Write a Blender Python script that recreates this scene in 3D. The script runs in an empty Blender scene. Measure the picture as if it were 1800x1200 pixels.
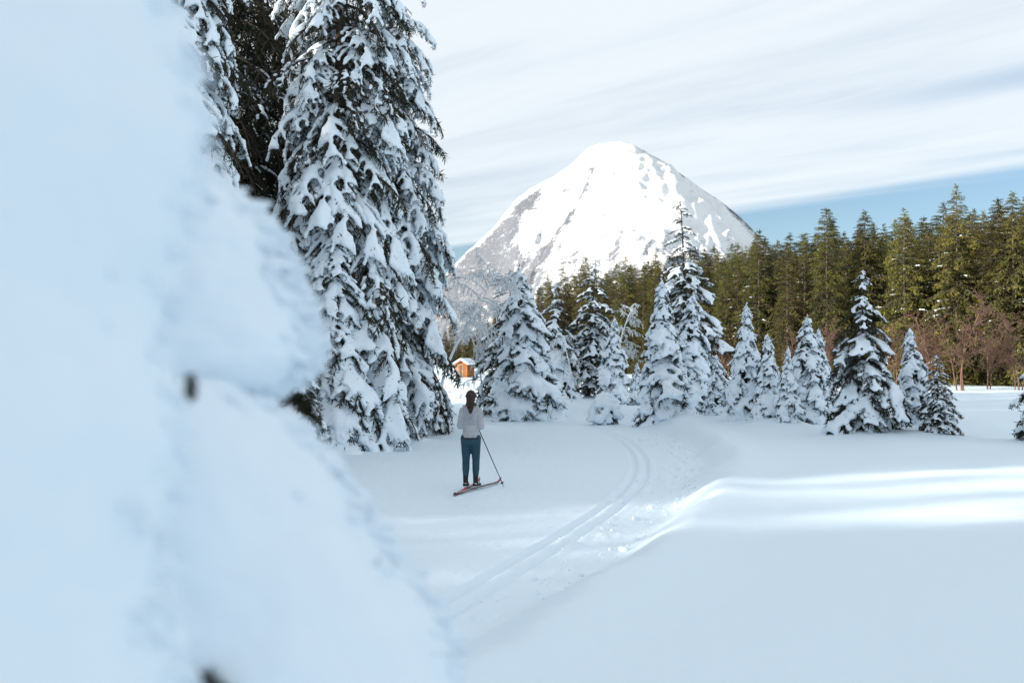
import bpy, bmesh, math, random
import numpy as np
from mathutils import Vector, Matrix

random.seed(7)
R = math.radians
sc = bpy.context.scene
COL = sc.collection

# ------------------------------------------------------------------ camera
CAM_H = 2.2
F = 1750.0            # focal length in photograph pixels (1800 wide, 35 mm lens)
HZ = 640.0            # photograph row of the horizon
cam_d = bpy.data.cameras.new('camera'); cam = bpy.data.objects.new('camera', cam_d); COL.objects.link(cam)
cam_d.sensor_width = 36.0; cam_d.lens = 35.0
cam_d.clip_start = 0.05; cam_d.clip_end = 20000
cam.location = (0, 0, CAM_H)
cam.rotation_euler = (R(90) + math.atan((HZ - 600) / F), 0, 0)
cam_d.dof.use_dof = True; cam_d.dof.focus_distance = 21.0; cam_d.dof.aperture_fstop = 2.6
sc.camera = cam

# ------------------------------------------------------------------ sky and sun
SUN_EL, SUN_AZ = R(13.0), R(255.0)          # azimuth clockwise from +Y: low sun, left and behind the camera
w = bpy.data.worlds.new('World'); sc.world = w; w.use_nodes = True
nt = w.node_tree; nt.nodes.clear()
def N(nt, t, **kw):
    n = nt.nodes.new(t)
    for k, v in kw.items(): setattr(n, k, v)
    return n
def MATH(nt, op, a, b=None, c=None, clamp=False):
    n = nt.nodes.new('ShaderNodeMath'); n.operation = op; n.use_clamp = clamp
    for i, v in enumerate((a, b, c)):
        if v is None: continue
        if isinstance(v, (int, float)): n.inputs[i].default_value = v
        else: nt.links.new(v, n.inputs[i])
    return n.outputs[0]
def SMOOTH(nt, v, a, b):
    n = nt.nodes.new('ShaderNodeMapRange'); n.interpolation_type = 'SMOOTHSTEP'
    nt.links.new(v, n.inputs[0]); n.inputs[1].default_value = a; n.inputs[2].default_value = b
    return n.outputs[0]
sky = N(nt, 'ShaderNodeTexSky', sky_type='NISHITA'); sky.sun_disc = False
sky.sun_elevation = SUN_EL; sky.sun_rotation = SUN_AZ; sky.altitude = 1200; sky.dust_density = 0.6; sky.ozone_density = 1.8
tc = N(nt, 'ShaderNodeTexCoord'); sx = N(nt, 'ShaderNodeSeparateXYZ'); nt.links.new(tc.outputs['Generated'], sx.inputs[0])
zz = MATH(nt, 'MAXIMUM', sx.outputs[2], 0.035)
px_ = MATH(nt, 'DIVIDE', sx.outputs[0], zz); py_ = MATH(nt, 'DIVIDE', sx.outputs[1], zz)
q = MATH(nt, 'ADD', MATH(nt, 'MULTIPLY', px_, .74), MATH(nt, 'MULTIPLY', py_, .672))      # across the cloud streaks
t = MATH(nt, 'ADD', MATH(nt, 'MULTIPLY', px_, .672), MATH(nt, 'MULTIPLY', py_, -.74))     # along them
def cnoise(sq, st, scale, detail, off):
    cb = N(nt, 'ShaderNodeCombineXYZ')
    nt.links.new(MATH(nt, 'MULTIPLY', q, sq), cb.inputs[0]); nt.links.new(MATH(nt, 'MULTIPLY', t, st), cb.inputs[1]); cb.inputs[2].default_value = off
    nz = N(nt, 'ShaderNodeTexNoise'); nz.inputs['Scale'].default_value = scale; nz.inputs['Detail'].default_value = detail; nz.inputs['Roughness'].default_value = .55
    nz.inputs['Distortion'].default_value = .4
    nt.links.new(cb.outputs[0], nz.inputs['Vector']); return nz.outputs[0]
n1 = cnoise(1.0, .22, .9, 5, 3.3); n2 = cnoise(2.4, .5, 1.3, 6, 11.0); n3 = cnoise(.6, .3, .55, 3, 5.0)
qn = MATH(nt, 'ADD', q, MATH(nt, 'MULTIPLY', MATH(nt, 'SUBTRACT', n1, .5), .9))
deck = SMOOTH(nt, qn, 5.55, 5.05)                                  # far rim of the cloud sheet, clear sky beyond
gap = MATH(nt, 'MULTIPLY', SMOOTH(nt, MATH(nt, 'ABSOLUTE', MATH(nt, 'SUBTRACT', qn, 3.62)), .34, .0), SMOOTH(nt, t, -2.5, -1.2))
body = SMOOTH(nt, MATH(nt, 'ADD', MATH(nt, 'MULTIPLY', n2, .55), MATH(nt, 'MULTIPLY', n3, .75)), .3, .78)
body = MATH(nt, 'ADD', MATH(nt, 'MULTIPLY', body, .5), .45)
dens = MATH(nt, 'MULTIPLY', MATH(nt, 'MULTIPLY', deck, body), MATH(nt, 'SUBTRACT', 1.0, MATH(nt, 'MULTIPLY', gap, .5)), clamp=True)
thin = MATH(nt, 'SUBTRACT', 1.0, MATH(nt, 'POWER', 2.718, MATH(nt, 'DIVIDE', -2.2, zz)))         # the thin sheet is seen edge-on low down, through overhead
dens = MATH(nt, 'MULTIPLY', dens, thin)
mx = N(nt, 'ShaderNodeMix', data_type='RGBA'); nt.links.new(dens, mx.inputs[0]); nt.links.new(sky.outputs[0], mx.inputs[6])
mx.inputs[7].default_value = (5.6, 6.05, 6.4, 1)
bg = N(nt, 'ShaderNodeBackground'); bg.inputs[1].default_value = 0.083
nt.links.new(mx.outputs[2], bg.inputs[0])
wo = N(nt, 'ShaderNodeOutputWorld'); nt.links.new(bg.outputs[0], wo.inputs[0])

sun_d = bpy.data.lights.new('sun', 'SUN'); sun_d.energy = 5.0; sun_d.angle = R(0.5); sun_d.color = (1.0, .93, .82)
sun = bpy.data.objects.new('sun', sun_d); COL.objects.link(sun)
to_sun = Vector((math.sin(SUN_AZ) * math.cos(SUN_EL), math.cos(SUN_AZ) * math.cos(SUN_EL), math.sin(SUN_EL)))
sun.rotation_euler = to_sun.to_track_quat('Z', 'Y').to_euler(); sun.location = (-40, -20, 60)
sc.view_settings.view_transform = 'Standard'; sc.view_settings.look = 'None'
sc.view_settings.exposure = 0.95; sc.view_settings.gamma = 1.0; sc.view_settings.use_curve_mapping = False
sc.cycles.max_bounces = 5; sc.cycles.diffuse_bounces = 4; sc.cycles.glossy_bounces = 2

# ------------------------------------------------------------------ helpers
def at(px, py, d):
    """point at depth d seen at photograph pixel px, py"""
    return Vector(((px - 900) / F * d, d, CAM_H + (HZ - py) / F * d))
def tag(o, label=None, cat=None, group=None, kind=None):
    if label: o['label'] = label
    if cat: o['category'] = cat
    if group: o['group'] = group
    if kind: o['kind'] = kind
    return o
def empty(name, loc, rz=0, s=1.0):
    o = bpy.data.objects.new(name, None); COL.objects.link(o); o.location = loc; o.rotation_euler = (0, 0, rz); o.scale = (s,) * 3
    o.empty_display_size = .2
    return o
def mesh_np(name, V, Fc, mats, smooth=False, midx=None):
    """V (n,3); Fc list of int arrays (m,3) or (m,4)"""
    me = bpy.data.meshes.new(name)
    V = np.asarray(V, np.float32)
    if not isinstance(Fc, list): Fc = [Fc]
    Fc = [np.asarray(f, np.int32) for f in Fc if len(f)]
    me.vertices.add(len(V)); me.vertices.foreach_set('co', V.ravel())
    loops = np.concatenate([f.ravel() for f in Fc]); tot = np.concatenate([np.full(len(f), f.shape[1], np.int32) for f in Fc])
    st = np.concatenate([[0], np.cumsum(tot)[:-1]]).astype(np.int32)
    me.loops.add(len(loops)); me.loops.foreach_set('vertex_index', loops)
    me.polygons.add(len(tot)); me.polygons.foreach_set('loop_start', st); me.polygons.foreach_set('loop_total', tot)
    if not isinstance(mats, (list, tuple)): mats = [mats]
    for m in mats: me.materials.append(m)
    if midx is not None: me.polygons.foreach_set('material_index', np.asarray(midx, np.int32))
    if smooth: me.polygons.foreach_set('use_smooth', np.ones(len(tot), bool))
    me.update(calc_edges=True)
    return me
def link(name, me, parent=None, loc=None):
    o = bpy.data.objects.new(name, me); COL.objects.link(o)
    if parent is not None: o.parent = parent
    if loc is not None: o.location = loc
    return o

class MB:
    """gathers verts / tris / quads"""
    def __init__(s): s.v = []; s.q = []; s.t = []; s.n = 0
    def add(s, v, q=None, t=None):
        v = np.asarray(v, float).reshape(-1, 3)
        if q is not None and len(q): s.q.append(np.asarray(q, int).reshape(-1, 4) + s.n)
        if t is not None and len(t): s.t.append(np.asarray(t, int).reshape(-1, 3) + s.n)
        s.v.append(v); s.n += len(v)
    def box(s, c, d, M=None):
        c = np.array(c, float); d = np.array(d, float) / 2
        v = np.array([[x, y, z] for x in (-1, 1) for y in (-1, 1) for z in (-1, 1)]) * d
        if M is not None: v = v @ np.array(M).T
        s.add(v + c, q=[[0, 1, 3, 2], [4, 6, 7, 5], [0, 4, 5, 1], [2, 3, 7, 6], [0, 2, 6, 4], [1, 5, 7, 3]])
    def tube(s, P, r, k=6, cap=True):
        P = np.asarray(P, float); n = len(P); r = np.broadcast_to(np.asarray(r, float), (n,))
        T = np.gradient(P, axis=0); T /= np.linalg.norm(T, axis=1)[:, None] + 1e-9
        ref = np.array([0, 0, 1.0]) if abs(T[:, 2]).mean() < .8 else np.array([1.0, 0, 0])
        A = np.cross(T, ref); A /= np.linalg.norm(A, axis=1)[:, None] + 1e-9; B = np.cross(T, A)
        a = np.arange(k) * 2 * math.pi / k
        V = P[:, None] + r[:, None, None] * (np.cos(a)[None, :, None] * A[:, None] + np.sin(a)[None, :, None] * B[:, None])
        i = np.arange(n - 1)[:, None] * k; j = np.arange(k)[None]; j2 = (j + 1) % k
        Q = np.stack([i + j, i + j2, i + k + j2, i + k + j], -1).reshape(-1, 4)
        tr = None; V = V.reshape(-1, 3)
        if cap:
            V = np.vstack([V, P[:1], P[-1:]]); c0 = n * k; jj = np.arange(k); 
            tr = np.vstack([np.stack([np.full(k, c0), (jj + 1) % k, jj], 1), np.stack([np.full(k, c0 + 1), (n - 1) * k + jj, (n - 1) * k + (jj + 1) % k], 1)])
        s.add(V, q=Q, t=tr)
    def mesh(s, name, mat, smooth=False):
        return mesh_np(name, np.vstack(s.v), [np.vstack(x) for x in (s.q, s.t) if len(x)], mat, smooth)
    def arrays(s):
        T = [np.vstack(s.t)] if s.t else []
        for qd in s.q: T += [qd[:, [0, 1, 2]], qd[:, [0, 2, 3]]]
        return np.vstack(s.v), np.vstack(T)

# value noise
_rs = np.random.RandomState(5); _tab = _rs.rand(65536)
def vnoise(x, y, z=None, seed=0):
    x = np.asarray(x, float); y = np.asarray(y, float); z = np.zeros_like(x) + .37 if z is None else np.asarray(z, float)
    xi = np.floor(x).astype(np.int64); yi = np.floor(y).astype(np.int64); zi = np.floor(z).astype(np.int64)
    fx = x - xi; fy = y - yi; fz = z - zi
    fx = fx * fx * (3 - 2 * fx); fy = fy * fy * (3 - 2 * fy); fz = fz * fz * (3 - 2 * fz)
    def h(a, b, c): 
        k = (a * 73856093) ^ (b * 19349663) ^ (c * 83492791) ^ (seed * 2654435761 & 0xffffff)
        k = (k ^ (k >> 13)) * 1274126177
        return _tab[(k ^ (k >> 16)) & 65535]
    l = lambda a, b, t_: a + (b - a) * t_
    return l(l(l(h(xi, yi, zi), h(xi + 1, yi, zi), fx), l(h(xi, yi + 1, zi), h(xi + 1, yi + 1, zi), fx), fy),
             l(l(h(xi, yi, zi + 1), h(xi + 1, yi, zi + 1), fx), l(h(xi, yi + 1, zi + 1), h(xi + 1, yi + 1, zi + 1), fx), fy), fz) * 2 - 1
def fbm(x, y, z=None, o=5, seed=0, g=.5):
    s = 0; a = 1; f = 1
    for i in range(o):
        s = s + a * vnoise(x * f, y * f, None if z is None else z * f, seed + i); a *= g; f *= 2.03
    return s
def sstep(x, a, b):
    u = np.clip((x - a) / (b - a), 0, 1); return u * u * (3 - 2 * u)

# ------------------------------------------------------------------ materials
def mat(name, col, rough=.7, bump=None, var=None, spec=.3, objvar=0.0):
    """bump: (scale, strength, distance); var: (scale, colour2, low, high) noise mix"""
    m = bpy.data.materials.new(name); m.use_nodes = True; nt = m.node_tree; b = nt.nodes['Principled BSDF']
    b.inputs['Base Color'].default_value = (*col, 1); b.inputs['Roughness'].default_value = rough
    b.inputs['Specular IOR Level'].default_value = spec
    tc = N(nt, 'ShaderNodeTexCoord'); out = None
    if var:
        nz = N(nt, 'ShaderNodeTexNoise'); nz.inputs['Scale'].default_value = var[0]; nz.inputs['Detail'].default_value = 4
        nt.links.new(tc.outputs['Object'], nz.inputs['Vector'])
        f = SMOOTH(nt, nz.outputs[0], var[2], var[3])
        mxn = N(nt, 'ShaderNodeMix', data_type='RGBA'); nt.links.new(f, mxn.inputs[0])
        mxn.inputs[6].default_value = (*col, 1); mxn.inputs[7].default_value = (*var[1], 1); out = mxn.outputs[2]
    if objvar:
        oi = N(nt, 'ShaderNodeObjectInfo'); hs = N(nt, 'ShaderNodeHueSaturation')
        if out is None: hs.inputs['Color'].default_value = (*col, 1)
        else: nt.links.new(out, hs.inputs['Color'])
        nt.links.new(MATH(nt, 'MULTIPLY_ADD', oi.outputs['Random'], objvar, 1 - objvar / 2), hs.inputs['Value'])
        nt.links.new(MATH(nt, 'MULTIPLY_ADD', MATH(nt, 'FRACT', MATH(nt, 'MULTIPLY', oi.outputs['Random'], 7.31)), .05, .475), hs.inputs['Hue'])
        out = hs.outputs[0]
    if out is not None: nt.links.new(out, b.inputs['Base Color'])
    if bump:
        nz = N(nt, 'ShaderNodeTexNoise'); nz.inputs['Scale'].default_value = bump[0]; nz.inputs['Detail'].default_value = 5
        nt.links.new(tc.outputs['Object'], nz.inputs['Vector'])
        bp = N(nt, 'ShaderNodeBump'); bp.inputs['Strength'].default_value = bump[1]; bp.inputs['Distance'].default_value = bump[2]
        nt.links.new(nz.outputs[0], bp.inputs['Height']); nt.links.new(bp.outputs[0], b.inputs['Normal'])
    return m
def mat_top(name, under, top, lo, hi, nscale=6, rough=.75):
    """snow lying on the upward faces of twigs and boughs"""
    m = bpy.data.materials.new(name); m.use_nodes = True; nt = m.node_tree; b = nt.nodes['Principled BSDF']
    b.inputs['Roughness'].default_value = rough; b.inputs['Specular IOR Level'].default_value = .2
    g = N(nt, 'ShaderNodeNewGeometry'); s = N(nt, 'ShaderNodeSeparateXYZ'); nt.links.new(g.outputs['Normal'], s.inputs[0])
    tc = N(nt, 'ShaderNodeTexCoord'); nz = N(nt, 'ShaderNodeTexNoise'); nz.inputs['Scale'].default_value = nscale; nt.links.new(tc.outputs['Object'], nz.inputs['Vector'])
    f = SMOOTH(nt, MATH(nt, 'ADD', s.outputs[2], MATH(nt, 'MULTIPLY', MATH(nt, 'SUBTRACT', nz.outputs[0], .5), 1.2)), lo, hi)
    mxn = N(nt, 'ShaderNodeMix', data_type='RGBA'); nt.links.new(f, mxn.inputs[0]); mxn.inputs[6].default_value = (*under, 1); mxn.inputs[7].default_value = (*top, 1)
    nt.links.new(mxn.outputs[2], b.inputs['Base Color']); return m

SNOWC = (.83, .91, .98)
M_snow_tree = mat('snow on boughs', SNOWC, .7, bump=(22, .35, .02))
M_snow_near = mat('snow crust', SNOWC, .75, bump=(60, .4, .006))
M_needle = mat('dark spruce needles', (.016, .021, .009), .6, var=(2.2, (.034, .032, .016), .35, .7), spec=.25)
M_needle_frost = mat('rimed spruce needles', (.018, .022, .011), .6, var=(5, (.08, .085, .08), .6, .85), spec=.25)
M_needle_lit = mat('sunlit olive spruce needles', (.12, .112, .02), .7, var=(.7, (.04, .045, .013), .38, .6), spec=.1, objvar=1.0)  # sunlit highlights and dark gaps between boughs worked into the needle colour
M_bark = mat('spruce bark', (.055, .04, .03), .9, bump=(14, .8, .03), var=(5, (.1, .08, .065), .4, .7))
M_bark_far = mat('grey brown bark', (.13, .1, .08), .9, bump=(8, .6, .03))
M_frost = mat_top('rimed twigs', (.16, .14, .13), (.84, .89, .93), -1.0, -.25)
M_bare = mat('reddish bare twigs', (.12, .062, .045), .8, var=(1.5, (.16, .1, .07), .3, .7))

# ------------------------------------------------------------------ terrain
def curve(y, pts):
    xs = [p[0] for p in pts]; ys = [p[1] for p in pts]
    acc = 0
    for d in (-3, -1.5, 0, 1.5, 3): acc = acc + np.interp(np.asarray(y, float) + d * np.clip(np.asarray(y, float) / 30, .25, 1), xs, ys)
    return acc / 5
P_R = [(-30, -14), (0, -3.3), (5, -1.45), (7.7, -.3), (12, 1.6), (15, 2.55), (17.5, 3.25), (22.6, 4.4), (30, 5.0), (36, 4.6), (41, 3.6), (50, 1.6), (60, -1.2), (75, -6), (120, -24)]
P_L = [(-30, -24), (0, -11), (9, -7.5), (20, -4.9), (24, -4.15), (29.6, -2.9), (40, -3.1), (50, -4.2), (60, -5.6), (75, -11), (120, -30)]
P_T = [(-30, -15), (0, -4.6), (5, -2.1), (7, -1.35), (9.2, -.53), (10.7, 0), (12.8, .73), (16, 1.74), (20.3, 2.67), (25.7, 3.2), (32, 3.2), (36, 2.8), (40.5, 2.0), (50, -.4), (60, -3.2), (75, -8.5), (120, -27)]
MOUNDS = []      # (x, y, radius, height) drifts at the feet of the trees
def ground(X, Y, fine=True):
    X = np.asarray(X, float); Y = np.asarray(Y, float)
    xr = curve(Y, P_R); xl = curve(Y, P_L); xt = curve(Y, P_T)
    dr = X - xr + .16 * vnoise(X * .9, Y * .9, seed=3) + .07 * vnoise(X * 3, Y * 3, seed=4)
    dl = xl - X + .2 * vnoise(X * .7, Y * .7, seed=5)
    far = sstep(np.hypot(X, Y), 60, 110)
    bank = .36 + .06 * vnoise(X * .25, Y * .25, seed=9)
    zr = sstep(dr, -.25, .75) * bank + .05 * np.exp(-((dr - .75) / .5) ** 2) + .06 * sstep(dr, .5, 5) * fbm(X * .3, Y * .3, o=3, seed=12)
    zl = sstep(dl, -.2, 1.0) * .5 + .5 * sstep(dl, 1.0, 9) + .1 * sstep(dl, .5, 3) * fbm(X * .4, Y * .4, o=3, seed=15)
    z = np.maximum(zr, 0) + zl
    z = z + .5 * far + 1.5 * sstep(np.hypot(X, Y), 100, 400)
    for (mx_, my_, r_, h_) in MOUNDS:
        z = z + h_ * np.exp(-((X - mx_) ** 2 + (Y - my_) ** 2) / (r_ * r_))
    if fine:
        inside = sstep(dr, .1, -.3) * sstep(dl, .1, -.3) * (1 - far)
        u = (X - xt) * .93
        g = 0
        for c in (-.125, .125):
            g = g + np.exp(-np.abs((u - c) / .043) ** 4)
        z = z - .048 * g * inside * (Y > 3)
        z = z + .012 * inside * (np.exp(-((np.abs(u) - .23) / .05) ** 2) + np.exp(-(u / .05) ** 2))
        rough = np.exp(-((dr + .55) / .55) ** 2) * (1 - far)
        lump = np.maximum(0, fbm(X * 3.1, Y * 3.1, o=3, seed=21)) ** 1.6
        z = z + rough * (.055 * lump + .012 * vnoise(X * 11, Y * 11, seed=25))
        z = z + inside * (.006 * vnoise(X * 9, Y * 5, seed=31) + .004 * vnoise(X * 21, Y * 14, seed=32))
        z = z + sstep(dl, -.8, .1) * sstep(dl, 1.6, .6) * .03 * fbm(X * 2.5, Y * 2.5, o=3, seed=41)
    return z
def gz(x, y): return float(ground(np.array([x]), np.array([y]), False)[0])

def snow_ground_mat():
    m = bpy.data.materials.new('ground snow'); m.use_nodes = True; nt = m.node_tree; b = nt.nodes['Principled BSDF']
    b.inputs['Base Color'].default_value = (.8, .915, .99, 1); b.inputs['Roughness'].default_value = .62; b.inputs['Specular IOR Level'].default_value = .3
    tc = N(nt, 'ShaderNodeTexCoord'); at_ = N(nt, 'ShaderNodeAttribute', attribute_name='groomed')
    h = None
    for sc_, amp, mask in ((38, .010, True), (9, .010, True), (130, .004, False), (26, .004, False), (4, .006, False)):
        nz = N(nt, 'ShaderNodeTexNoise'); nz.inputs['Scale'].default_value = sc_; nz.inputs['Detail'].default_value = 3
        nt.links.new(tc.outputs['Object'], nz.inputs['Vector'])
        v = MATH(nt, 'MULTIPLY', nz.outputs[0], amp)
        if mask: v = MATH(nt, 'MULTIPLY', v, at_.outputs['Fac'])
        h = v if h is None else MATH(nt, 'ADD', h, v)
    la = N(nt, 'ShaderNodeAttribute', attribute_name='lateral')                        # combed lines left by the groomer, along the trail
    rp = MATH(nt, 'MULTIPLY', MATH(nt, 'SINE', MATH(nt, 'MULTIPLY', la.outputs['Fac'], 2 * math.pi / .11)), .0014)
    h = MATH(nt, 'ADD', h, MATH(nt, 'MULTIPLY', MATH(nt, 'MULTIPLY', rp, at_.outputs['Fac']), SMOOTH(nt, nz.outputs[0], .4, .6)))
    bp = N(nt, 'ShaderNodeBump'); bp.inputs['Strength'].default_value = .8; bp.inputs['Distance'].default_value = 1.0
    nt.links.new(h, bp.inputs['Height']); nt.links.new(bp.outputs[0], b.inputs['Normal'])
    return m

# tree sites first, so that drifts form round them ------------------------------------------------
def site(px, depth): return ((px - 900) / F * depth, depth)
# px of trunk, depth, px row of the tip, variant, yaw, fatness, label
MID = [
 (925, 39.0, 468, 0, 0.3, .98, 'broad snow-laden spruce just behind the skier, the widest of the tree row'),
 (893, 43.0, 476, 3, 1.2, .95, 'slim dark-tipped snowy spruce half hidden behind the broad spruce'),
 (975, 52.0, 492, 1, 2.0, .9, 'narrow snowy spruce close behind the right flank of the broad one'),
 (1034, 54.0, 457, 3, .5, .9, 'slender open snowy spruce between the broad spruce and the bent rimed birch'),
 (1078, 45.0, 556, 2, 2.6, 1.0, 'snowy spruce below the bowed rimed birch crown'),
 (1117, 40.5, 636, 4, 4.0, .9, 'little snowy spruce squeezed beside the twin snow-heavy spruces'),
 (1168, 34.0, 488, 2, .9, 1.0, 'snow-heavy spruce in front of the tallest spire-topped tree'),
 (1204, 36.0, 512, 4, 3.0, 1.0, 'snow-heavy spruce leaning close against its twin, under the tall tree'),
 (1216, 47.0, 352, 5, 1.7, .84, 'tallest slender snowy spruce with dark spire in the tree row'),
 (1310, 31.0, 532, 2, 4.4, .92, 'pointed snow-covered spruce standing just right of the tallest one'),
 (1262, 33.0, 622, 4, .2, .95, 'low snow-covered spruce at the left foot of the pointed one'),
 (1352, 28.5, 585, 4, 5.2, .9, 'crooked snowy spruce with a knob of snow on its tip'),
 (1384, 27.6, 608, 2, 1.4, .85, 'small snowy spruce with a bare stem and lifted skirt'),
 (1420, 29.5, 553, 0, 2.2, .84, 'white-capped conical spruce left of the dark-tipped one'),
 (1441, 32.0, 576, 4, 3.6, .85, 'snowy spruce peeping out behind the white-capped conical one'),
 (1513, 25.2, 474, 1, 4.9, .9, 'dark-tipped ragged snowy spruce, biggest in the open field'),
 (1607, 26.5, 575, 4, .8, .92, 'bell-shaped snowy spruce right of the ragged one'),
 (1648, 24.6, 622, 3, 2.9, .95, 'smallest upright snowy spruce on a bare stem at the row end'),
 (1838, 23.0, 545, 1, 3.3, .95, 'snowy spruce cut by the right picture edge'),
]
sites = [site(p, d) for p, d, *_ in MID]
rr = random.Random(3)
for (x, y) in sites:
    MOUNDS.append((x + rr.uniform(-.2, .2), y + rr.uniform(-.3, .1), rr.uniform(.7, 1.1), rr.uniform(.12, .24)))
MOUNDS += [(12.6, 27, 1.1, .35), (-3.4, 27.5, 1.2, .3), (-4.4, 24.3, 1.0, .2), (-1.9, 33, 1.5, .3), (9.3, 22.5, 1.6, .1), (15, 24.5, 2.0, .12)]

ang_f = np.radians(np.linspace(-31, 31, 480)); ang_b = np.radians(np.linspace(33, 327, 90)[1:-1])
ANG = np.concatenate([ang_f, ang_b])
RAD = np.concatenate([np.linspace(.4, 5, 10)[:-1], np.geomspace(5, 62, 320)[:-1], np.geomspace(62, 9000, 46)])
AA, RR_ = np.meshgrid(ANG, RAD)
GX = RR_ * np.sin(AA); GY = RR_ * np.cos(AA); GZ = ground(GX, GY)
GZ = np.where(RR_ > 1500, np.minimum(GZ, 2.0), GZ)
na, nr = len(ANG), len(RAD)
V = np.stack([GX, GY, GZ], -1).reshape(-1, 3)
i = np.arange(nr - 1)[:, None] * na; j = np.arange(na)[None]; j2 = (j + 1) % na
Q = np.stack([i + j, i + na + j, i + na + j2, i + j2], -1).reshape(-1, 4)
V = np.vstack([V, [[0, 0, float(GZ[0].mean())]]]); jj = np.arange(na)
T = np.stack([np.full(na, len(V) - 1), jj, (jj + 1) % na], 1)
me = mesh_np('snow ground', V, [Q, T], snow_ground_mat(), True)
gm = np.concatenate([(sstep(GX - curve(GY, P_R), .3, -.2) * sstep(curve(GY, P_L) - GX, .3, -.2)).ravel(), [0]]).astype(np.float32)
a_ = me.attributes.new('groomed', 'FLOAT', 'POINT'); a_.data.foreach_set('value', gm)
lt = np.concatenate([(GX - curve(GY, P_T)).ravel(), [0]]).astype(np.float32); a_ = me.attributes.new('lateral', 'FLOAT', 'POINT'); a_.data.foreach_set('value', lt)
tag(link('ground', me), 'white snow ground with groomed ski trail curving between smooth powder banks', kind='structure')

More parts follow.
